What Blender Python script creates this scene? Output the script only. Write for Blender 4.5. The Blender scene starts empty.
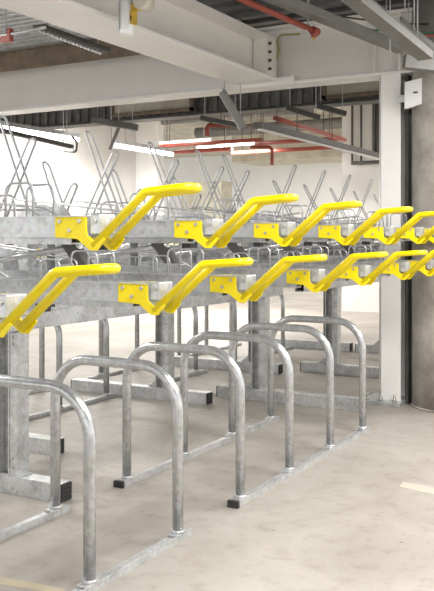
import bpy, bmesh, math, random
from mathutils import Vector, Matrix
random.seed(4)
S = bpy.context.scene
C = S.collection
PI = math.pi

# ------------------------------------------------------------ camera, world, light, exposure
H = 1.4
YAW = math.radians(29.4)
FPX = 856.0
cam_d = bpy.data.cameras.new('camera')
cam = bpy.data.objects.new('camera', cam_d)
C.objects.link(cam)
cam.location = (0, 0, H)
cam.rotation_euler = (PI / 2, 0, YAW)
cam_d.sensor_fit = 'VERTICAL'
cam_d.sensor_height = 36
cam_d.lens = 36 * FPX / 591
cam_d.shift_y = -57.5 / 591
cam_d.clip_end = 100
S.camera = cam

w = bpy.data.worlds.new('world')
S.world = w
w.use_nodes = True
w.node_tree.nodes['Background'].inputs[0].default_value = (1.0, 0.985, 0.965, 1)
w.node_tree.nodes['Background'].inputs[1].default_value = 1.25
S.view_settings.view_transform = 'Standard'
S.view_settings.look = 'None'
S.view_settings.gamma = 1
S.view_settings.use_curve_mapping = False
S.view_settings.exposure = 0.22

def area(name, loc, sx, sy, power, col=(1, .975, .94)):
    d = bpy.data.lights.new(name, 'AREA')
    d.shape = 'RECTANGLE'; d.size = sx; d.size_y = sy
    d.energy = power; d.color = col
    o = bpy.data.objects.new(name, d)
    o.location = loc
    C.objects.link(o)
    return o

# ------------------------------------------------------------ placing by measured sight lines
SN, CS = math.sin(YAW), math.cos(YAW)
def xy(lat, dep): return (lat * CS - dep * SN, lat * SN + dep * CS)
def x_at(px, Y):
    r = (px - 217) / FPX
    return (r * CS * Y - SN * Y) / (CS + r * SN)
def dep_of(X, Y): return -X * SN + Y * CS
def z_at(py, X, Y): return H + (238 - py) * dep_of(X, Y) / FPX

# ------------------------------------------------------------ materials
def mat(name, col, rough=.5, metal=0., var=0., scale=8., col2=None, bump=0., bscale=40., spangle=False, emit=0.):
    m = bpy.data.materials.new(name)
    m.use_nodes = True
    nt = m.node_tree; N = nt.nodes; L = nt.links
    b = N['Principled BSDF']
    b.inputs['Roughness'].default_value = rough
    b.inputs['Metallic'].default_value = metal
    b.inputs['Base Color'].default_value = (*col, 1)
    tc = N.new('ShaderNodeTexCoord')
    if var > 0 or col2:
        n = N.new('ShaderNodeTexNoise'); n.inputs['Scale'].default_value = scale
        n.inputs['Detail'].default_value = 6; n.inputs['Roughness'].default_value = .65
        L.new(tc.outputs['Object'], n.inputs['Vector'])
        r = N.new('ShaderNodeValToRGB')
        r.color_ramp.elements[0].position = .35; r.color_ramp.elements[1].position = .68
        c2 = col2 or tuple(c * (1 - var) for c in col)
        r.color_ramp.elements[0].color = (*c2, 1)
        r.color_ramp.elements[1].color = (*col, 1)
        L.new(n.outputs['Fac'], r.inputs['Fac'])
        out = r.outputs['Color']
        if spangle:
            v = N.new('ShaderNodeTexVoronoi'); v.inputs['Scale'].default_value = 60
            L.new(tc.outputs['Object'], v.inputs['Vector'])
            mx = N.new('ShaderNodeMix'); mx.data_type = 'RGBA'; mx.blend_type = 'MULTIPLY'
            mx.inputs['Factor'].default_value = .3
            L.new(out, mx.inputs['A']); L.new(v.outputs['Color'], mx.inputs['B'])
            hs = N.new('ShaderNodeHueSaturation'); hs.inputs['Saturation'].default_value = .25
            L.new(mx.outputs['Result'], hs.inputs['Color'])
            out = hs.outputs['Color']
        L.new(out, b.inputs['Base Color'])
    if bump > 0:
        n2 = N.new('ShaderNodeTexNoise'); n2.inputs['Scale'].default_value = bscale; n2.inputs['Detail'].default_value = 5
        L.new(tc.outputs['Object'], n2.inputs['Vector'])
        bp = N.new('ShaderNodeBump'); bp.inputs['Strength'].default_value = bump; bp.inputs['Distance'].default_value = .01
        L.new(n2.outputs['Fac'], bp.inputs['Height']); L.new(bp.outputs['Normal'], b.inputs['Normal'])
    if emit:
        b.inputs['Emission Color'].default_value = (1, .98, .93, 1)
        b.inputs['Emission Strength'].default_value = emit
    return m

GALV = mat('galvanised_steel', (.70, .76, .81), .32, .6, .32, 9, bump=.1, spangle=True)
GALV_T = mat('galvanised_tube', (.64, .705, .76), .25, .7, .22, 14, bump=.08, spangle=True)
GALV_D = mat('weathered_zinc', (.50, .50, .48), .5, .4, .5, 18, col2=(.28, .275, .26), bump=.2)
RIB = mat('dull_ribbed_sheet', (.26, .25, .24), .6, .3, .4, 10)
WIRE = mat('zinc_wire', (.50, .51, .53), .4, .6, .2, 10)
YEL = mat('yellow_powder_coat', (.95, .76, .0), .3, 0, .05, 6)
BOLT = mat('bolt_zinc', (.55, .54, .50), .35, .8)
BLACK = mat('black_plastic', (.03, .03, .03), .55, 0, .3, 30)
WHITE = mat('white_beam_paint', (.86, .835, .80), .42, 0, .07, 1.5)
WHITE2 = mat('white_column_paint', (.88, .865, .85), .40, 0, .05, 2)
CONC = mat('column_concrete', (.50, .47, .43), .85, 0, .4, 3.0, col2=(.25, .225, .20), bump=.5, bscale=12)
DECK = mat('deck_steel', (.17, .17, .168), .5, .35, .25, 5)
DARK = mat('dark_steel', (.10, .095, .09), .55, .3, .3, 8)
GREY = mat('grey_strut', (.25, .245, .235), .5, .3, .2, 6)
RED = mat('red_pipe', (.36, .07, .045), .4, 0, .25, 6)
CREAM = mat('cream_board', (.72, .69, .58), .8, 0, .35, 3, col2=(.50, .47, .38))
TIMBER = mat('raw_board', (.26, .20, .145), .8, 0, .4, 9)
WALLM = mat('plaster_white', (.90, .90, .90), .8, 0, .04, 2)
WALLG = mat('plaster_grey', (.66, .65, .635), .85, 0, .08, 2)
LAMP = mat('lamp_tube', (1, 1, 1), .4, emit=7.)
CLEAR = mat('frosted_plastic', (.86, .87, .87), .25, 0, .05, 20)
BRASS = mat('ochre_clamp', (.70, .46, .07), .4, .3, .3, 20)
WIREY = mat('green_yellow_wire', (.34, .33, .10), .5)
GREEN = mat('green_cable', (.04, .16, .09), .5)
SIGN = mat('white_enamel', (.86, .86, .86), .35)

# floor concrete: cloudy, with fine specks and dusty patches
FLOOR = bpy.data.materials.new('floor_concrete'); FLOOR.use_nodes = True
def build_floor():
    nt = FLOOR.node_tree; N = nt.nodes; L = nt.links; b = N['Principled BSDF']
    tc = N.new('ShaderNodeTexCoord')
    n1 = N.new('ShaderNodeTexNoise'); n1.inputs['Scale'].default_value = 1.1; n1.inputs['Detail'].default_value = 8; n1.inputs['Roughness'].default_value = .6
    n1.inputs['Distortion'].default_value = .6
    L.new(tc.outputs['Object'], n1.inputs['Vector'])
    r1 = N.new('ShaderNodeValToRGB'); r1.color_ramp.elements[0].position = .3; r1.color_ramp.elements[1].position = .7
    r1.color_ramp.elements[0].color = (.285, .258, .228, 1); r1.color_ramp.elements[1].color = (.435, .405, .37, 1)
    L.new(n1.outputs['Fac'], r1.inputs['Fac'])
    n2 = N.new('ShaderNodeTexNoise'); n2.inputs['Scale'].default_value = 9; n2.inputs['Detail'].default_value = 8; n2.inputs['Roughness'].default_value = .75
    L.new(tc.outputs['Object'], n2.inputs['Vector'])
    r2 = N.new('ShaderNodeValToRGB'); r2.color_ramp.elements[0].position = .28; r2.color_ramp.elements[1].position = .5
    r2.color_ramp.elements[0].color = (.68, .64, .58, 1); r2.color_ramp.elements[1].color = (1, 1, 1, 1)
    L.new(n2.outputs['Fac'], r2.inputs['Fac'])
    mx = N.new('ShaderNodeMix'); mx.data_type = 'RGBA'; mx.blend_type = 'MULTIPLY'; mx.inputs['Factor'].default_value = .8
    L.new(r1.outputs['Color'], mx.inputs['A']); L.new(r2.outputs['Color'], mx.inputs['B'])
    # sparse dark specks
    v = N.new('ShaderNodeTexNoise'); v.inputs['Scale'].default_value = 28; v.inputs['Detail'].default_value = 2
    L.new(tc.outputs['Object'], v.inputs['Vector'])
    r3 = N.new('ShaderNodeValToRGB'); r3.color_ramp.elements[0].position = .235; r3.color_ramp.elements[1].position = .27
    r3.color_ramp.elements[0].color = (.35, .31, .27, 1); r3.color_ramp.elements[1].color = (1, 1, 1, 1)
    L.new(v.outputs['Fac'], r3.inputs['Fac'])
    m2 = N.new('ShaderNodeMix'); m2.data_type = 'RGBA'; m2.blend_type = 'MULTIPLY'; m2.inputs['Factor'].default_value = .8
    L.new(mx.outputs['Result'], m2.inputs['A']); L.new(r3.outputs['Color'], m2.inputs['B'])
    L.new(m2.outputs['Result'], b.inputs['Base Color'])
    b.inputs['Roughness'].default_value = .5
    bp = N.new('ShaderNodeBump'); bp.inputs['Strength'].default_value = .08
    L.new(n2.outputs['Fac'], bp.inputs['Height']); L.new(bp.outputs['Normal'], b.inputs['Normal'])
build_floor()

# ------------------------------------------------------------ mesh helpers
def BM(): return bmesh.new()
def box(bm, x0, x1, y0, y1, z0, z1):
    vs = [bm.verts.new((x, y, z)) for z in (z0, z1) for y in (y0, y1) for x in (x0, x1)]
    for f in ((0, 2, 3, 1), (4, 5, 7, 6), (0, 1, 5, 4), (2, 6, 7, 3), (0, 4, 6, 2), (1, 3, 7, 5)):
        bm.faces.new([vs[i] for i in f])
def obox(bm, p, q, w_, h_, up=(0, 0, 1)):
    """a bar of section w_ x h_ from p to q"""
    p = Vector(p); q = Vector(q); d = (q - p).normalized(); u = Vector(up)
    s = d.cross(u)
    if s.length < 1e-4: s = d.cross(Vector((0, 1, 0)))
    s.normalize(); u = s.cross(d).normalized()
    vs = []
    for e in (p, q):
        for a, b in ((-1, -1), (1, -1), (1, 1), (-1, 1)):
            vs.append(bm.verts.new(e + s * a * w_ / 2 + u * b * h_ / 2))
    bm.faces.new(vs[0:4][::-1]); bm.faces.new(vs[4:8])
    for i in range(4):
        j = (i + 1) % 4
        bm.faces.new([vs[i], vs[j], vs[4 + j], vs[4 + i]])
def fillet(pts, r, n=6):
    pts = [Vector(p) for p in pts]; out = [pts[0]]
    for i in range(1, len(pts) - 1):
        a, b, c = pts[i - 1], pts[i], pts[i + 1]
        u = (a - b); v = (c - b); ang = u.angle(v)
        if ang > 3.1: out.append(b); continue
        t = r / math.tan(ang / 2); t = min(t, u.length * .499, v.length * .499)
        rr = t * math.tan(ang / 2)
        u.normalize(); v.normalize()
        cen = b + (u + v).normalized() * (rr / math.sin(ang / 2))
        s = b + u * t - cen; e = b + v * t - cen
        for k in range(n + 1):
            out.append(cen + s.normalized().slerp(e.normalized(), k / n) * rr if s.angle(e) > 1e-3 else b)
    out.append(pts[-1]); return out
def tube(bm, pts, r, seg=10, caps=True, flat=1.0):
    pts = [Vector(p) for p in pts]; rings = []
    d0 = (pts[1] - pts[0]).normalized()
    ref = Vector((0, 0, 1)) if abs(d0.z) < .9 else Vector((1, 0, 0))
    s = d0.cross(ref).normalized()
    for i, p in enumerate(pts):
        if i == 0: d = d0
        elif i == len(pts) - 1: d = (pts[-1] - pts[-2]).normalized()
        else: d = ((pts[i + 1] - p).normalized() + (p - pts[i - 1]).normalized()).normalized()
        s = (s - d * s.dot(d)).normalized(); u = s.cross(d)
        rings.append([bm.verts.new(p + s * math.cos(2 * PI * k / seg) * r + u * math.sin(2 * PI * k / seg) * r * flat) for k in range(seg)])
    for a, b in zip(rings, rings[1:]):
        for k in range(seg):
            j = (k + 1) % seg
            f = bm.faces.new([a[k], a[j], b[j], b[k]]); f.smooth = True
    if caps:
        bm.faces.new(rings[0][::-1]); bm.faces.new(rings[-1])
def cyl(bm, p, q, r, seg=12): tube(bm, [p, q], r, seg)
def prism(bm, poly, y0, y1):
    """poly in (x, z) extruded along y"""
    a = [bm.verts.new((x, y0, z)) for x, z in poly]; b = [bm.verts.new((x, y1, z)) for x, z in poly]
    bm.faces.new(a); bm.faces.new(b[::-1])
    for i in range(len(poly)):
        j = (i + 1) % len(poly)
        bm.faces.new([a[j], a[i], b[i], b[j]])
def obj(name, bm, m, parent=None, bevel=0.):
    bmesh.ops.recalc_face_normals(bm, faces=bm.faces)
    me = bpy.data.meshes.new(name); bm.to_mesh(me); bm.free()
    me.materials.append(m)
    o = bpy.data.objects.new(name, me); C.objects.link(o)
    if parent: o.parent = parent
    if bevel:
        md = o.modifiers.new('bevel', 'BEVEL'); md.width = bevel; md.segments = 2; md.limit_method = 'ANGLE'
    return o
def tag(o, label, cat, group=None):
    o['label'] = label; o['category'] = cat
    if group: o['group'] = group
    return o
def thing(name, label, cat, loc=(0, 0, 0), rz=0, group=None):
    o = bpy.data.objects.new(name, None); C.objects.link(o); o.empty_display_size = .1
    o.location = loc; o.rotation_euler = (0, 0, rz)
    return tag(o, label, cat, group)
def struct(name, bm, m, bevel=0.):
    o = obj(name, bm, m, None, bevel); o['kind'] = 'structure'; return o
def kids(o, table): return table.get(o.name, [])
def copy_tree(root, loc, rz, label, group):
    def rec(o, parent):
        c = o.copy(); C.objects.link(c)
        if parent: c.parent = parent
        for ch in list(o.children): rec(ch, c)
        return c
    r = rec(root, None); r.location = loc; r.rotation_euler = (0, 0, rz)
    r['label'] = label; r['group'] = group
    return r

# ------------------------------------------------------------ the room
b = BM(); box(b, -17, 6, -3, 24, -.12, 0); struct('floor', b, FLOOR)

# corrugated steel deck over the near bay, ribs running across the aisle
b = BM()
y = -3.0; prof = []
while y < 8.8:
    prof += [(y, 3.50), (y + .10, 3.50), (y + .13, 3.44), (y + .23, 3.44), (y + .26, 3.50)]
    y += .26
tops = [[b.verts.new((X, yy, zz)) for yy, zz in prof] for X in (-17, 6)]
for i in range(len(prof) - 1): b.faces.new([tops[0][i], tops[0][i + 1], tops[1][i + 1], tops[1][i]])
bmesh.ops.remove_doubles(b, verts=b.verts, dist=1e-4)
up = bmesh.ops.extrude_face_region(b, geom=list(b.faces))
for v in [g for g in up['geom'] if isinstance(g, bmesh.types.BMVert)]: v.co.z = 3.62
struct('ceiling', b, DECK)
b = BM(); box(b, -17, 6, 9.2, 24, 4.0, 4.15); struct('ceiling_far', b, CREAM)

# far walls
WY = 15.5
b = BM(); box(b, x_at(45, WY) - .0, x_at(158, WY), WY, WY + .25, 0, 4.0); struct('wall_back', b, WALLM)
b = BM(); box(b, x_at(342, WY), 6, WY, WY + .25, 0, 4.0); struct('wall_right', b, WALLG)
b = BM(); box(b, -17, x_at(45, 12.5), 12.5, 15.5, 0, 4.0); struct('wall_left', b, WALLG)  # grey here puts the wall's dimmer light into its colour
b = BM(); box(b, -17, 6, 23.6, 23.9, 0, 4.0); struct('wall_far', b, WALLM)

# ------------------------------------------------------------ ceiling beams and columns
def ibeam_x(bm, x0, x1, yc, z0, z1, wf, tf, tw):
    box(bm, x0, x1, yc - wf / 2, yc + wf / 2, z0, z0 + tf)
    box(bm, x0, x1, yc - wf / 2, yc + wf / 2, z1 - tf, z1)
    box(bm, x0, x1, yc - tw / 2, yc + tw / 2, z0 + tf, z1 - tf)
b = BM(); ibeam_x(b, -14, -2.02, 7.12, 2.78, 3.32, .24, .028, .10)
t = thing('steel_beam', 'long white painted steel beam spanning across the aisle, landing on the white column', 'beam')
obj('web_and_flanges', b, WHITE, t, .004)
b = BM(); box(b, -2.42, -2.40, 7.0, 7.07, 2.81, 3.29); obj('stiffener_plate', b, WHITE, t)
b = BM(); box(b, -2.2, -2.18, 7.0, 7.07, 2.81, 3.29); obj('stiffener_plate', b, WHITE, t)
b = BM(); box(b, -3.9, -3.15, 6.99, 6.999, 2.79, 2.85); obj('splice_plate', b, WHITE, t)

def ibeam_y(bm, y0, y1, xc, z0, z1, wf, tf, tw):
    box(bm, xc - wf / 2, xc + wf / 2, y0, y1, z0, z0 + tf)
    box(bm, xc - wf / 2, xc + wf / 2, y0, y1, z1 - tf, z1)
    box(bm, xc - tw / 2, xc + tw / 2, y0, y1, z0 + tf, z1 - tf)
b = BM(); ibeam_y(b, -2.5, 6.98, -3.53, 2.815, 3.20, .42, .03, .12)
t = thing('steel_beam', 'deep white painted steel beam running overhead along the bicycle racks', 'beam')
obj('web_and_flanges', b, WHITE, t, .004)
b = BM(); box(b, -3.74, -3.32, 6.93, 6.985, 2.85, 3.17); e = obj('end_plate', b, WHITE, t)
for k in range(4):
    z = 2.90 + k * .075
    b = BM(); cyl(b, (-3.328, 6.84, z), (-3.305, 6.84, z), .013, 8); obj('bolt', b, DARK, t)
b2 = BM(); box(b2, -3.46, -3.328, 6.80, 6.93, 2.85, 3.17); obj('end_plate', b2, WHITE, t)

# ribbed dark downstand beyond the white beam
b = BM(); box(b, -17, -1.0, 9.06, 9.12, 2.93, 4.0)
xx = -16.9
while xx < -1.1: box(b, xx, xx + .05, 9.03, 9.06, 2.93, 3.43); xx += .14
t = thing('ribbed_downstand', 'dark ribbed steel downstand under the ceiling behind the white cross beam', 'beam')
obj('ribbed_sheet', b, RIB, t)
b = BM(); box(b, -17, -1, 8.96, 9.2, 2.90, 2.93); obj('bottom_angle', b, DARK, t)
for px0, px1 in ((110, 192), (322, 384)):
    x0, x1 = x_at(px0, 8.9), x_at(px1, 8.9)
    b = BM(); box(b, x0, x1, 8.90, 8.94, 2.95, 2.99); box(b, x0, x1, 8.90, 8.94, 3.12, 3.15); box(b, x0, x0 + .04, 8.9, 8.94, 2.95, 3.15); box(b, x1 - .04, x1, 8.9, 8.94, 2.95, 3.15)
    t2 = thing('vent_grille', 'brown framed opening in the dark downstand, %s' % ('left of the hanging struts' if px0 < 200 else 'beside the white column head'), 'vent')
    obj('frame', b, TIMBER, t2)
    b = BM(); box(b, x0 + .04, x1 - .04, 8.935, 8.96, 2.99, 3.12); obj('infill_board', b, CREAM, t2)

# white steel column
CX, CY = -2.30, 7.12
t = thing('steel_column', 'white painted steel column bolted to the floor in front of the concrete column', 'column', (CX, CY, 0))
b = BM()
box(b, -.05, .12, -.12, -.104, .03, 2.78); box(b, -.05, .12, .104, .12, .03, 2.78); box(b, .03, .05, -.104, .104, .03, 2.78)
# boxed lining to the left side makes the round-cornered white casing
obj('column_section', b, WHITE2, t, .003)
b = BM(); cyl(b, (-.02, -.05, .035), (-.02, -.05, 2.76), .066, 24); obj('downpipe', b, WHITE2, t)
b = BM(); box(b, -.20, .14, -.21, .18, 0, .03); obj('base_plate', b, GALV, t, .003)
for dx, dy in ((-.15, -.165), (-.04, -.165), (.08, -.165), (.08, .15)):
    b = BM(); cyl(b, (dx, dy, .03), (dx, dy, .06), .019, 6); cyl(b, (dx, dy, .06), (dx, dy, .09), .009, 8); obj('anchor_bolt', b, BOLT, t)
b = BM(); box(b, .135, .165, -.05, .10, 0, 2.78); t3 = tag(obj('dark_joint_strip', b, DARK), 'dark vertical strip between the white steel column and the concrete column', 'strip'); t3.location = (CX, CY, 0)

# concrete column
t = thing('concrete_column', 'stained bare concrete column beside the white steel column', 'column', (-1.77, 7.17, 0))
b = BM(); N_ = 48
rings = []
for z in (0, .5, 1, 1.5, 2, 2.5, 3.44):
    rings.append([b.verts.new((.35 * math.cos(2 * PI * k / N_), .35 * math.sin(2 * PI * k / N_), z)) for k in range(N_)])
for a_, c_ in zip(rings, rings[1:]):
    for k in range(N_):
        f = b.faces.new([a_[k], a_[(k + 1) % N_], c_[(k + 1) % N_], c_[k]]); f.smooth = True
b.faces.new(rings[0][::-1]); b.faces.new(rings[-1]); obj('shaft', b, CONC, t)
b = BM(); tube(b, [(.352 * math.cos(a * PI / 24), .352 * math.sin(a * PI / 24), .008) for a in range(49)], .012, 6); obj('mortar_skirt', b, CONC, t)

# white notice box by the column head
X0, X1, YY = x_at(404, 6.9), x_at(425, 6.75), 6.8
t = thing('notice_box', 'small white box with a tiny grey mark fixed beside the top of the white column', 'box', (-2.11, 6.93, 2.44))
b = BM(); prism(b, [(0, .02), (.19, .06), (.19, .27), (0, .24)], -.05, .0); obj('box_body', b, SIGN, t, .003)
b = BM(); box(b, .075, .11, -.053, -.05, .14, .155); obj('grey_mark', b, DARK, t)
b = BM(); box(b, -.065, .0, -.02, .0, .08, .14); obj('fixing_arm', b, GALV, t)

# ------------------------------------------------------------ fluorescent battens (the room's lamps, plus extras added to brighten the far bay)
def batten(p, q, label, power=0, group='fluorescent battens', cat='ceiling light', hang=3.44):
    p = Vector(p); q = Vector(q)
    t = thing('batten_light', label, cat, p, 0, group)
    d = q - p
    b = BM(); obox(b, (0, 0, .05), d + Vector((0, 0, .05)), .07, .05); obj('housing', b, GALV, t)
    b = BM(); tube(b, [(0, 0, 0), tuple(d)], .028, 12); obj('lamp_tube', b, LAMP, t)
    for f in (.18, .85):
        c = d * f
        b = BM(); cyl(b, (c.x, c.y, c.z + .07), (c.x, c.y, hang - p.z), .005, 6); obj('hanger_rod', b, WIRE, t)
    if power:
        a = area('lamp', (p + q) / 2 - Vector((0, 0, .06)), .12, d.length, power)
        a.rotation_euler = (0, 0, math.atan2(d.y, d.x) - PI / 2)
        a.name = 'lamp'; a.parent = t; a.location = d / 2 - Vector((0, 0, .06))
    return t
batten((-6.6, 9.0, 2.6), (-6.6, 10.4, 2.6), 'lit fluorescent batten hanging in front of the white wall', 45, hang=4.0)
batten((-6.95, 7.2, 2.66), (-6.95, 8.7, 2.66), 'dark-cased batten at the left edge by the grey wall', 40, hang=3.44)
FB = ((160, 212, 13.6, 'left'), (218, 262, 13.6, 'right'))
for px0, px1, Y, wd in FB:
    X0, X1 = x_at(px0, Y), x_at(px1, Y); z = z_at(144, (X0 + X1) / 2, Y)
    batten((X0, Y, z), (X1, Y, z), 'bright batten glowing across the far bay, %s one of the pair' % wd, 130, 'far battens', hang=4.0)
for X, Y in ((-10.8, 19.5), (-7.6, 19.5), (-4.4, 21), (-12, 14.6), (-11.5, 11), (-1.8, 13.0), (1.2, 10.5), (-9.5, 12.2)):  # extra lamps added to brighten the far bay and its walls
    batten((X - .8, Y, 3.8), (X + .8, Y, 3.8), 'extra batten added under the high ceiling to brighten the far bay', 110, 'added far battens', hang=4.0)
# lamps over and behind the camera, out of the frame
for X, Y in ((-.6, 1.2), (-.6, 4.2), (1.2, 3.0), (-5.2, 1.6), (-5.6, 3.0), (.6, 7.0)):
    batten((X, Y, 3.0), (X, Y + 1.6, 3.0), 'ceiling batten above the near aisle', 85, 'near battens')

# ------------------------------------------------------------ hoop stands on the floor
TR = .0255
def hoop_bm(wd=.73, top=.797, r=.20):
    b = BM()
    pts = fillet([(-wd, 0, .035), (-wd, 0, top), (0, 0, top), (0, 0, .035)], r, 9)
    tube(b, pts, TR, 14)
    return b
hoop_mesh = None
def hoop_stand(X, Ys, y0, y1, label, group, flip=False):
    global hoop_mesh
    t = thing('hoop_stand', label, 'bicycle hoops', (X, y0, 0), 0, group)
    for Y in Ys:
        if hoop_mesh is None:
            h = obj('hoop', hoop_bm(), GALV_T, t); hoop_mesh = h.data
        else:
            h = bpy.data.objects.new('hoop', hoop_mesh); C.objects.link(h); h.parent = t
        h.location = (0, Y - y0, 0)
    for X_ in (0, -.73):
        b = BM()
        L_ = y1 - y0
        # shallow angle rail with a raised back edge
        box(b, X_ - .028, X_ + .028, 0, L_, 0, .026)
        box(b, X_ + .022, X_ + .03, 0, L_, .028, .036)
        for Y in Ys:
            box(b, X_ - .03, X_ + .022, Y - y0 - .05, Y - y0 + .05, .028, .036)
        r_ = obj('base_rail', b, GALV, t, .002)
        for Y in Ys:
            b = BM(); cyl(b, (X_, Y - y0, .034), (X_, Y - y0, .05), TR + .006, 14); obj('weld_collar', b, GALV, t)
        b = BM(); box(b, X_ - .032, X_ + .032, -.022, .0, 0, .037); obj('end_cap', b, BLACK, t, .003)
    return t
hoop_stand(-2.107, [1.45, 2.08, 2.71, 3.37], 1.2, 3.45, 'nearest galvanised hoop stand at the bottom left, its hoops cut by the frame', 'front hoop stands')
hoop_stand(-2.107, [3.99, 4.61, 5.25, 5.87], 3.925, 5.96, 'galvanised stand of four hoops on black-capped floor rails in the middle of the photo', 'front hoop stands')
hoop_stand(-4.505, [3.55, 4.17, 4.78, 5.40, 6.03], 3.4, 6.13, 'hoop stand behind the posts on the far side of the rack', 'rear hoop stands')
hoop_stand(-4.505, [6.92, 7.55], 6.6, 7.75, 'second hoop stand of the far side, next to the bright floor', 'rear hoop stands')
hoop_stand(-4.505, [8.4, 9.03, 9.66], 8.25, 9.9, 'furthest hoop stand of the far side', 'rear hoop stands')

# ------------------------------------------------------------ rack frames
def rack_frame(bx, y0, y1, posts, label, side):
    """posts: (Y, foot x0, foot x1)"""
    t = thing('rack_frame', label, 'bicycle rack frame', (bx, y0, 0), 0, 'rack frames')
    L_ = y1 - y0
    b = BM()
    # C-section beam, open to the front
    box(b, -.05, -.042, 0, L_, .89, .99); box(b, -.042, .05, 0, L_, .982, .99); box(b, -.042, .05, 0, L_, .89, .898)
    box(b, .042, .05, 0, L_, .898, .982)
    obj('long_beam', b, GALV, t, .002)
    for Y, fx0, fx1 in posts:
        yy = Y - y0
        b = BM()
        # H-section post: dark web between two flanges
        box(b, -.065, -.058, yy - .055, yy + .055, .105, .89)
        box(b, .008, .016, yy - .055, yy + .055, .105, .89)
        box(b, -.058, .008, yy - .004, yy + .004, .105, .89)
        p = obj('post', b, GALV, t)
        b = BM(); box(b, -.0575, .0075, yy - .012, yy - .0045, .11, .88); obj('web_strip', b, GALV_D, p)
        b = BM(); box(b, .0165, .065, yy - .05, yy + .05, .107, .885); obj('channel_flange', b, GALV, p)
        for z in (.15, .20, .82, .86): b = BM(); cyl(b, (.035, yy - .058, z), (.035, yy - .05, z), .009, 6); obj('bolt', b, BOLT, p)
        b = BM(); box(b, fx0 - bx, fx1 - bx, yy - .05, yy + .05, 0, .10)
        prism(b, [(-.17, .10), (-.065, .10), (-.065, .19)], yy - .006, yy + .006)
        box(b, -.09, .09, yy - .05, yy + .05, .10, .106)
        f = obj('foot', b, GALV, t, .004)
        for xe, sg in ((fx1, 1), (fx0, -1)):
            b = BM(); e = xe - bx
            box(b, min(e, e + sg * .008), max(e, e + sg * .008), yy - .046, yy + .046, .004, .096)
            for k in range(4): box(b, min(e + sg * .008, e + sg * .013), max(e + sg * .008, e + sg * .013), yy - .043, yy + .043, .012 + k * .022, .024 + k * .022)
            obj('end_cap', b, BLACK, f)
    return t
rack_frame(-3.30, 1.7, 6.98, [(3.57, -4.3, -2.94), (6.62, -3.70, -2.37)], 'near rack frame carrying the yellow-handled trays, its posts behind the hoops', 1)
rack_frame(-4.04, 3.2, 7.2, [(4.32, -4.35, -3.61), (6.25, -5.03, -3.60)], 'frame behind the near one, its black-capped foot ending left of centre', -1)
rack_frame(-3.30, 7.45, 11.6, [(8.3, -3.64, -2.37), (10.05, -3.68, -2.37)], 'distant rack frame seen past the white column', 1)
rack_frame(-4.04, 7.45, 11.6, [(8.0, -5.03, -3.76), (10.05, -4.84, -3.76)], 'distant rack frame left of the white column with a long low foot', -1)

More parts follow.
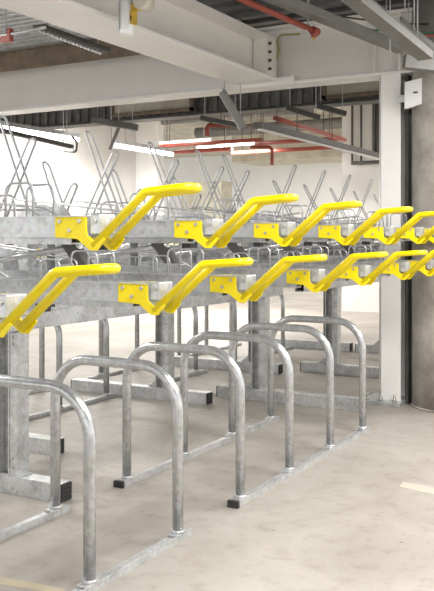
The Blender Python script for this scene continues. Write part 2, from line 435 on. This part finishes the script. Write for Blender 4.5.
# ------------------------------------------------------------ sliding trays with yellow handles
def make_tray(high, loc, label, group, loops=True):
    t = thing('bicycle_tray', label, 'bicycle tray', loc, 0, group)
    ZC = .0825; L0 = -1.90 if loops else -1.60
    # fixed runner
    b = BM(); box(b, L0 + .1, -.02, -.03, .03, .02, .026); box(b, L0 + .1, -.02, -.03, -.024, .026, .045); box(b, L0 + .1, -.02, .024, .03, .026, .045)
    obj('fixed_runner', b, GALV, t)
    # U-shaped tray channel
    b = BM(); box(b, L0, .07, -.05, .05, .045, .049)
    for s in (-1, 1):
        box(b, L0, .07, min(s * .05, s * .046), max(s * .05, s * .046), .049, .12)
        box(b, L0, .07, min(s * .05, s * .062), max(s * .05, s * .062), .116, .12)
        box(b, L0, .07, min(s * .05, s * .057), max(s * .05, s * .057), .045, .056)
    obj('tray_channel', b, GALV, t)
    # galvanised end block
    b = BM(); box(b, .076, .118, -.046, .046, .055, .124); eb = obj('end_block', b, GALV, t, .004)
    b = BM(); cyl(b, (.098, -.052, .10), (.098, -.046, .10), .008, 8); obj('bolt', b, BOLT, eb)
    # yellow side brackets
    for s in (-1, 1):
        y0, y1 = sorted((s * .051, s * .058))
        b = BM()
        prism(b, [(-.068, ZC - .038), (-.068, ZC + .038), (.068, ZC + .038), (.068, ZC + .0), (.072, ZC - .03), (.10, ZC - .05), (.125, ZC - .05), (.135, ZC - .03), (.15, ZC - .045), (.115, ZC - .083), (.085, ZC - .083), (.03, ZC - .044)], y0, y1)
        br = obj('handle_bracket', b, YEL, t, .0015)
        for bx_, bz in ((-.045, .018), (.042, .018), (-.002, -.014)):
            b = BM(); ya, yb = sorted((s * .058, s * .064)); cyl(b, (bx_, ya, ZC + bz), (bx_, yb, ZC + bz), .0075, 8); obj('bolt', b, BOLT, br)
    # U-shaped handle: both arms rise and join at the tip
    def arm(s): return [(.095, s * .046, ZC - .066), (.305, s * .046, ZC + .112), (.46, s * .042, ZC + .124)]
    a1 = fillet(arm(-1), .06, 5); a2 = fillet(arm(1), .06, 5)[::-1]
    path = fillet([*arm(-1)[:2], (.468, -.042, ZC + .124), (.468, .042, ZC + .124), *arm(1)[:2][::-1]], .035, 5)
    b = BM(); tube(b, path, .015, 12); obj('handle', b, YEL, t)
    b = BM(); box(b, .30, .45, -.04, .04, ZC + .108, ZC + .113); obj('handle_web', b, YEL, t)
    # low rounded wheel guides
    for gx, gw, gh in ((-.17, .13, .12), (-.36, .10, .085), (-.85, .30, .06)):
        for s in (-1, 1):
            b = BM(); tube(b, fillet([(gx - gw, s * .056, .118), (gx - gw, s * .056, .12 + gh), (gx, s * .056, .12 + gh), (gx, s * .056, .118)], .03, 4), .0042, 6)
            obj('wheel_guide', b, WIRE, t)
    # grey sheet wheel stop
    b = BM(); n = 8
    poly = [(-1.56, .12)] + [(-1.45 + .11 * math.cos(PI - PI * k / n), .14 + .10 * math.sin(PI * k / n)) for k in range(n + 1)] + [(-1.34, .12)]
    prism(b, poly, -.068, -.062); obj('wheel_stop', b, GALV, t)
    b = BM(); prism(b, poly, .062, .068); obj('wheel_stop', b, GALV, t)
    # tall crossed wheel loops
    def hair(xb, xt, hh, yw):
        b = BM()
        m = .90
        def P(f, s, wd): return (xb + (xt - xb) * f, s * wd, .118 + hh * f)
        pts = [P(0, -1, yw), P(.10, -1, .042), P(1.0, -1, .032), P(1.0, 1, .032), P(.10, 1, .042), P(0, 1, yw)]
        tube(b, fillet(pts, .03, 5), .0075, 8)
        return b
    if loops:
        obj('wheel_loop', hair(-1.54, -1.83, .67, .052), WIRE, t)
        obj('wheel_loop', hair(-1.86, -1.58, .52, .052), WIRE, t)
    if loops:
      b = BM(); tube(b, [(-1.90, .064, .30), (-.9, .064, .19), (-.75, .064, .118)], .0045, 6); obj('side_wire', b, WIRE, t)
    if loops:
      b = BM(); tube(b, [(-1.90, -.064, .30), (-.9, -.064, .19), (-.75, -.064, .118)], .0045, 6); obj('side_wire', b, WIRE, t)
    # support on the beam
    drop = .3675 if high else .1175
    b = BM(); box(b, -1.44, -1.432, -.05, .05, -drop, .02); box(b, -1.368, -1.36, -.05, .05, -drop, .02); box(b, -1.432, -1.368, .042, .05, -drop, .02); box(b, -1.45, -1.35, -.055, .055, -drop, -drop + .006)
    obj('support_bracket', b, GALV, t)
    if high:
        b = BM(); tube(b, [(-1.36, -.0, -.10), (-.62, 0, .006)], .016, 10); obj('gas_spring', b, GALV_T, t)
        b = BM(); prism(b, [(-.72, .02), (-.65, .02), (-.555, -.095), (-.625, -.095)], -.03, .03); obj('dark_strut', b, DARK, t)
        b = BM(); box(b, -.66, -.52, -.035, .035, -.103, -.095); obj('strut_foot', b, GALV, t)
        b = BM(); obox(b, (-1.36, 0, -.26), (-.56, 0, -.10), .05, .03); obj('lower_arm', b, GALV, t)
    else:
        b = BM(); obox(b, (-1.36, 0, -.06), (-.75, 0, -.012), .05, .03); obj('lower_arm', b, GALV, t)
    b = BM(); box(b, -.52, -.47, -.02, .02, -.015, .02); obj('rubber_buffer', b, BLACK, t)
    return t

PX = -1.90
def y_plate(px): return (983 * 1.90 / (700 - px) - 1.90 * SN) / CS
ordn = ['first', 'second', 'third', 'fourth', 'fifth', 'sixth', 'seventh']
highs = [y_plate(p) + .05 for p in (72, 189, 267, 330, 374, 406)] + [6.74]
lows = [y_plate(p) + .05 for p in (-24, 134, 224, 299, 348, 390, 417)]
def hlab(i):
    return {0: 'raised tray nearest the camera, largest handle of the upper row, its plate at the left',
            6: 'last raised tray before the concrete column, only its yellow plate at the right edge'}.get(i, '%s raised tray from the left with a yellow handle, upper row' % ordn[i])
def llab(i):
    return {0: 'lowered tray nearest the camera, its yellow handle entering from the left edge',
            6: 'last lowered tray with yellow handle, crossing in front of the concrete column'}.get(i, '%s lowered tray from the left with a yellow handle, lower row' % ordn[i])
ZH, ZL = 1.3575, 1.1075
HT = make_tray(True, (PX, highs[0], ZH), hlab(0), 'raised yellow-handled trays, near row')
LT = make_tray(False, (PX, lows[0], ZL), llab(0), 'lowered yellow-handled trays, near row')
for i in range(1, 7):
    copy_tree(HT, (PX, highs[i], ZH), 0, hlab(i), 'raised yellow-handled trays, near row')
    copy_tree(LT, (PX, lows[i], ZL), 0, llab(i), 'lowered yellow-handled trays, near row')
BXP = -5.44
gh, gl = 'raised trays, row behind', 'lowered trays, row behind'
lh, ll = 'raised tray of the row behind, facing away towards the white wall', 'lowered tray of the row behind, mostly hidden by the near trays'
HN = make_tray(True, (BXP, 3.72, ZH), lh, gh, loops=False); HN.rotation_euler.z = PI
LN = make_tray(False, (BXP, 4.12, ZL), ll, gl, loops=False); LN.rotation_euler.z = PI
for k in range(1, 5):
    copy_tree(HN, (BXP, 3.72 + .79 * k, ZH), PI, lh, gh)
    if k < 4: copy_tree(LN, (BXP, 4.12 + .79 * k, ZL), PI, ll, gl)
for k in range(5):
    copy_tree(HN, (PX, 7.85 + .79 * k, ZH), 0, 'distant raised tray beyond the white column', 'distant raised trays')
    if k: copy_tree(LN, (PX, 7.45 + .79 * k, ZL), 0, 'distant lowered tray beyond the white column', 'distant lowered trays')
    copy_tree(HT, (BXP, 8.05 + .79 * k, ZH), PI, 'distant raised tray facing away, slim wire loops leaning right', 'distant raised trays facing away')
    if k < 4: copy_tree(LN, (BXP, 8.45 + .79 * k, ZL), PI, 'distant lowered tray facing away', 'distant lowered trays facing away')

# ------------------------------------------------------------ services under the ceiling
def pipe(name, pts, r, m, label, cat='pipe', fr=0, group=None, seg=10):
    b = BM(); tube(b, fillet(pts, fr, 5) if fr else pts, r, seg)
    return tag(obj(name, b, m), label, cat, group)
def P(px, py, dep):
    lat = (px - 217) / FPX * dep; x, y = xy(lat, dep)
    return Vector((x, y, H + (238 - py) * dep / FPX))

# red sprinkler pipe upper right, with clip and hanger
t = thing('sprinkler_pipe', 'red sprinkler pipe hanging under the ceiling right of the white beams', 'pipe', (0, 0, 0))
b = BM(); pa, pb_ = P(225, -8, 5.6), P(314, 31, 6.3); tube(b, [pa, pb_], .021, 12); obj('pipe_run', b, RED, t)
b = BM(); d = (pb_ - pa).normalized(); tube(b, [pb_ - d * .02, pb_ + d * .04], .032, 12); cyl(b, pb_, pb_ + Vector((0, 0, -.045)), .022, 10); obj('end_fitting', b, RED, t)
c = pb_ - d * .07
b = BM(); cyl(b, (c.x, c.y, c.z + .02), (c.x, c.y, 3.44), .006, 6); obj('hanger_rod', b, WIRE, t)
b = BM(); tube(b, [c + Vector((0, .035 * math.cos(a), .035 * math.sin(a))) for a in [i * PI / 6 for i in range(13)]], .005, 6); obj('pipe_clip', b, GALV, t)
b = BM(); cyl(b, pb_ + Vector((0, 0, -.045)), pb_ + Vector((0, 0, -.07)), .010, 8); obj('sprinkler_head', b, BRASS, t)

def strut(p, q, w_, h_, m, label, top=3.44):
    t = thing('steel_strut', label, 'steel strut')
    b = BM(); obox(b, p, q, w_, h_); obox(b, p + Vector((0, 0, h_ * .5)), q + Vector((0, 0, h_ * .5)), w_ * 1.12, .006); obj('strut_channel', b, m, t, .003)
    for f in (.12, .88):
        c = p.lerp(q, f)
        if c.z < top - .1: b = BM(); cyl(b, (c.x, c.y, c.z), (c.x, c.y, top), .005, 6); obj('hanger_rod', b, WIRE, t)
    return t
strut(P(346, -8, 5.2), P(426, 56, 6.0), .115, .06, GREY, 'wide grey steel brace slanting down to the right edge, top right')
strut(P(255, -10, 5.9), P(402, 49, 6.7), .10, .06, GREY, 'long grey steel brace passing over the white column head')
strut(P(404, 62, 6.4), P(440, 66, 6.4), .11, .10, GREY, 'short grey bracket above the concrete column')
strut(P(400, 20, 6.3), P(440, 52, 6.3), .05, .04, GREY, 'thin grey strut in the top right corner')
for k, (a, c) in enumerate(((390, 0), (414, 0))):
    p = P(a, 52 if k == 0 else 30, 6.2)
    pipe('hanger_rod', [p, (p.x, p.y, 3.44)], .005, WIRE, 'thin hanger rod at top right, %s one' % ('left' if k == 0 else 'right'), 'rod')
pipe('cable', [P(330, 25, 6.8), P(370, 30, 6.8), P(440, 33, 6.8)], .008, GREEN, 'green cable lying across the struts at top right', 'cable')
pipe('cable', [P(400, 33, 6.75), P(418, 36, 6.75), P(440, 35, 6.75)], .009, RED, 'short red cable at the top right edge', 'cable')
pipe('cable', [P(318, 12, 6.9), P(350, 18, 6.9), P(400, 24, 6.9), P(440, 24, 6.9)], .007, BLACK, 'black cable across the struts at top right', 'cable')
# earth wire looping on the beam joint
pipe('earth_wire', [Vector((x_at(a, 6.99), 6.99, z_at(c, x_at(a, 6.99), 6.99))) for a, c in ((300, 34), (276, 35), (279, 50), (276, 62), (262, 75), (247, 76))], .0085, WIREY, 'green-yellow earth wire drooping in front of the white beam joint', 'wire', .12)

# vertical clear lamp at the beam
q = P(127, 35, 5.45)
t = thing('work_lamp', 'frosted tubular work lamp hanging upright in front of the white beam', 'lamp', (q.x, q.y, q.z))
b = BM(); tube(b, [(0, 0, 0), (0, 0, .015), (0, 0, .03), (0, 0, .52)], .046, 20)
for v in b.verts:
    if v.co.z < .001: v.co.x *= .75; v.co.y *= .75
obj('tube_cover', b, CLEAR, t)
b = BM(); box(b, -.034, -.028, -.046, -.036, .03, .5); obj('side_trim', b, GALV, t)
b = BM(); box(b, .03, .115, -.02, .045, .15, .19); box(b, .085, .115, -.02, .045, .19, .27); box(b, .04, .06, -.03, .03, .06, .15); obj('ochre_clamp', b, BRASS, t, .004)
b = BM(); cyl(b, (.13, -.05, .19), (.13, .05, .19), .05, 18); obj('round_cap', b, CREAM, t)
b = BM(); box(b, .045, .058, -.03, -.0, .085, .11); obj('red_tab', b, RED, t)
b = BM(); cyl(b, (0, 0, .52), (0, 0, 3.44 - q.z), .006, 6); obj('hanger_rod', b, WIRE, t)

# upper left: light duct panel, perforated tray, brown board, red bracket
p0 = P(-40, 50, 7.0)
t = thing('duct_panel', 'light grey ribbed duct panel above the white beams at the upper left', 'duct')
b = BM(); box(b, -8.5, -4.3, 4.9, 6.7, 3.345, 3.438)
yy = 4.9
while yy < 6.65: box(b, -8.5, -4.3, yy, yy + .03, 3.33, 3.345); yy += .11
obj('ribbed_panel', b, GALV, t)
b = BM(); tube(b, [(-8.5, 4.88, 3.34), (-4.3, 4.88, 3.34)], .02, 8); obj('edge_tube', b, GALV, t)
b = BM(); box(b, -9, -3.9, 6.75, 6.8, 3.16, 3.44); tag(obj('brown_board', b, TIMBER), 'brown board strip showing above the white cross beam at the upper left', 'board')
t = strut(P(38, 27, 5.9), P(105, 51, 6.6), .09, .03, DARK, 'dark perforated cable tray running beside the white beam, upper left')
for o_ in t.children: pass
pp, qq = P(39, 30, 5.9), P(103, 53.5, 6.6); d = (qq - pp) / 16
for k in range(16): b = BM(); obox(b, pp + d * k, pp + d * (k + .55), .02, .025); obj('pale_edge_tab', b, GALV, t)
q = P(6, 38, 5.9)
t = thing('pipe_bracket', 'small red-brown pipe bracket at the upper left edge', 'bracket', (q.x, q.y, q.z))
b = BM(); box(b, -.04, .05, -.02, .02, -.03, .01); box(b, .025, .05, -.02, .02, .01, .06); obj('clamp', b, RED, t)
b = BM(); tube(b, [(-.4, 0, .01), (.35, 0, .03)], .012, 8); obj('cross_rod', b, GALV, t)
b = BM(); cyl(b, (0, 0, .0), (0, 0, 3.44 - q.z), .006, 6); obj('hanger_rod', b, WIRE, t)

# trunking run over the rack beyond the beam, on rods
t = thing('lighting_trunking', 'long dark trunking sloping away towards the white column, hung on rods', 'trunking')
b = BM(); box(b, -3.80, -3.70, 7.45, 11.6, 2.47, 2.53); obj('channel', b, DARK, t)
b = BM(); box(b, -3.775, -3.725, 7.5, 11.6, 2.455, 2.47); obj('pale_strip', b, WHITE, t)
for Y in (7.9, 8.4, 9.4, 10.1, 10.9, 11.4):
    b = BM(); cyl(b, (-3.75, Y, 2.53), (-3.75, Y, 3.44 if Y < 9 else 4.0), .005, 6); obj('hanger_rod', b, DARK, t)
strut(P(222, 92, 7.9), P(243, 128, 7.9), .10, .07, GREY, 'steep grey brace below the white cross beam, centre')
strut(P(286, 108, 9.3), P(320, 118, 9.3), .07, .05, DARK, 'short dark channel hanging left of the white column, lower one', 4.0)
strut(P(317, 106, 9.4), P(346, 114, 9.4), .07, .05, DARK, 'short dark channel hanging left of the white column, upper one', 4.0)
strut(P(92, 120, 9.0), P(138, 128, 9.0), .09, .06, DARK, 'dark channel end under the downstand, left of centre')
strut(P(200, 118, 9.6), P(240, 126, 9.6), .07, .05, DARK, 'dark channel end beside the red pipe bend', 4.0)
strut(P(-5, 129, 9.6), P(72, 147, 10.6), .06, .04, DARK, 'dark rail ending in a hook at the left over the rack', 4.0)
q = P(72, 147, 10.6); b = BM(); tube(b, fillet([q + Vector((-.12, 0, -.04)), q + Vector((.05, .02, -.06)), q + Vector((.06, .02, .06)), q + Vector((.0, 0, .13))], .03, 4), .016, 8)
tag(obj('hook', b, DARK), 'dark hook at the end of the left rail', 'hook')
# small grey batten bracket
strut(P(110, 150, 10.5), P(120, 125, 10.5), .05, .04, GREY, 'slanting grey bracket above the lit batten', 4.0)

# red pipes in the far bay
for px0, px1, py, Y, label in ((160, 262, 143, 13.2, 'upper red pipe crossing the far bay'), (160, 232, 151, 13.4, 'lower red pipe crossing the far bay'), (255, 341, 141, 12.2, 'red pipe behind the hanging trunking'), (232, 341, 150, 13.8, 'dull red pipe low in front of the cream soffit')):
    X0, X1 = x_at(px0, Y), x_at(px1, Y); Xm = (X0 + X1) / 2
    z = min(z_at(py, Xm, Y), 3.9)
    t = thing('red_pipe', label, 'pipe', (X0, Y, z), 0, 'red pipes in the far bay')
    b = BM(); tube(b, [(0, 0, 0), (X1 - X0, 0, 0)], .035, 10); obj('pipe_run', b, RED, t)
    for f in (.1, .9): b = BM(); cyl(b, ((X1 - X0) * f, 0, 0), ((X1 - X0) * f, 0, 4.0 - z), .006, 6); obj('hanger_rod', b, DARK, t)
for k, (Y, z, x0, x1, r) in enumerate(((13.0, 3.82, -9.5, -3, .04), (14.6, 3.75, -9.5, -6.2, .06), (16.8, 3.8, -10, -4.5, .12), (12.4, 3.86, -9, -5.5, .03))):
    t = thing('service_duct', 'grey service pipe under the far ceiling, %s of four' % ('second nearest', 'third nearest', 'thickest and furthest', 'nearest and thinnest')[k], 'duct', (x0, Y, z), 0, 'service pipes in the far bay')
    b = BM(); tube(b, [(0, 0, 0), (x1 - x0, 0, 0)], r, 12); obj('pipe_run', b, GREY, t)
    for f in (.12, .88): b = BM(); cyl(b, ((x1 - x0) * f, 0, 0), ((x1 - x0) * f, 0, 4.0 - z), .006, 6); obj('hanger_rod', b, DARK, t)
for pts, r, label in (([P(207, 136, 9.8), P(207, 125, 9.8), P(235, 125, 9.8)], .03, 'red pipe bend hanging in front of the far bay'),
                      ([P(272, 165, 12.2), P(272, 147, 12.2), P(250, 147, 12.2)], .025, 'small red pipe drop above the distant wire loops'),
                      ([P(275, 118, 10.6), P(300, 126, 11.2), P(345, 140, 12.4)], .03, 'red pipe slanting beside the dark channels')):
    t = thing('red_pipe', label, 'pipe', pts[0], 0, 'red pipes in the far bay')
    b = BM(); tube(b, fillet([p - pts[0] for p in pts], .06, 5), r, 10); obj('pipe_run', b, RED, t)
    c = (pts[1] + pts[2]) / 2
    b = BM(); d = c - pts[0]; cyl(b, d, (d.x, d.y, 4.0 - pts[0].z), .006, 6); obj('hanger_rod', b, DARK, t)
b = BM(); box(b, x_at(240, 18), x_at(345, 18) + .8, 17.6, 19, 3.18, 3.998); tag(obj('soffit_box', b, CREAM), 'cream boxed soffit low in the far bay', 'soffit')
b = BM(); box(b, x_at(192, 17.5), x_at(232, 17.5), 17, 17.5, 0, 2.7); tag(obj('timber_panel', b, CREAM), 'tan panel standing in the far bay behind the wire loops', 'panel')
# grey conduits on the right wall
for k, px in enumerate((352, 361, 374, 378)):
    X = x_at(px, WY - .06); 
    pipe('wall_conduit', [(X, WY - .05, z_at(165 if k < 2 else 155, X, WY)), (X, WY - .05, 4.0)], .02 if k < 2 else .035, DARK, 'dark vertical conduit on the right wall, %s from the left' % ordn[k], 'conduit', 0, 'conduits on the right wall')
X0, X1 = x_at(352, WY - .1), x_at(380, WY - .1)
z = z_at(163, (X0 + X1) / 2, WY)
pipe('wall_pipe', [(X0, WY - .12, z), (X1, WY - .12, z)], .035, DARK, 'short dark horizontal pipe on the right wall', 'pipe')

# ------------------------------------------------------------ paint marks on the floor
def mark(px0, py0, px1, py1, px2, py2, px3, py3, label, m):
    b = BM(); vs = []
    for a, c in ((px0, py0), (px1, py1), (px2, py2), (px3, py3)):
        dep = H * FPX / (c - 238); x, y_ = xy((a - 217) / FPX * dep, dep); vs.append((x, y_))
    lo = [b.verts.new((x, y_, .0)) for x, y_ in vs]; hi = [b.verts.new((x, y_, .0015)) for x, y_ in vs]
    b.faces.new(lo[::-1]); b.faces.new(hi)
    for i in range(4): b.faces.new([lo[i], lo[(i + 1) % 4], hi[(i + 1) % 4], hi[i]])
    return tag(obj('floor_marking', b, m), label, 'floor marking')
PALE = mat('pale_tape', (.48, .44, .36), .7, 0, .2, 20, col2=(.42, .39, .345))
OCH = mat('ochre_tape', (.46, .39, .25), .7, 0, .2, 20, col2=(.42, .385, .32))
mark(399, 487, 440, 496, 440, 489, 403, 482, 'pale strip of paint on the bare floor at the right edge', PALE)
mark(-5, 576, -5, 584, 62, 594, 66, 589, 'yellowish tape on the floor in the bottom left corner', OCH)
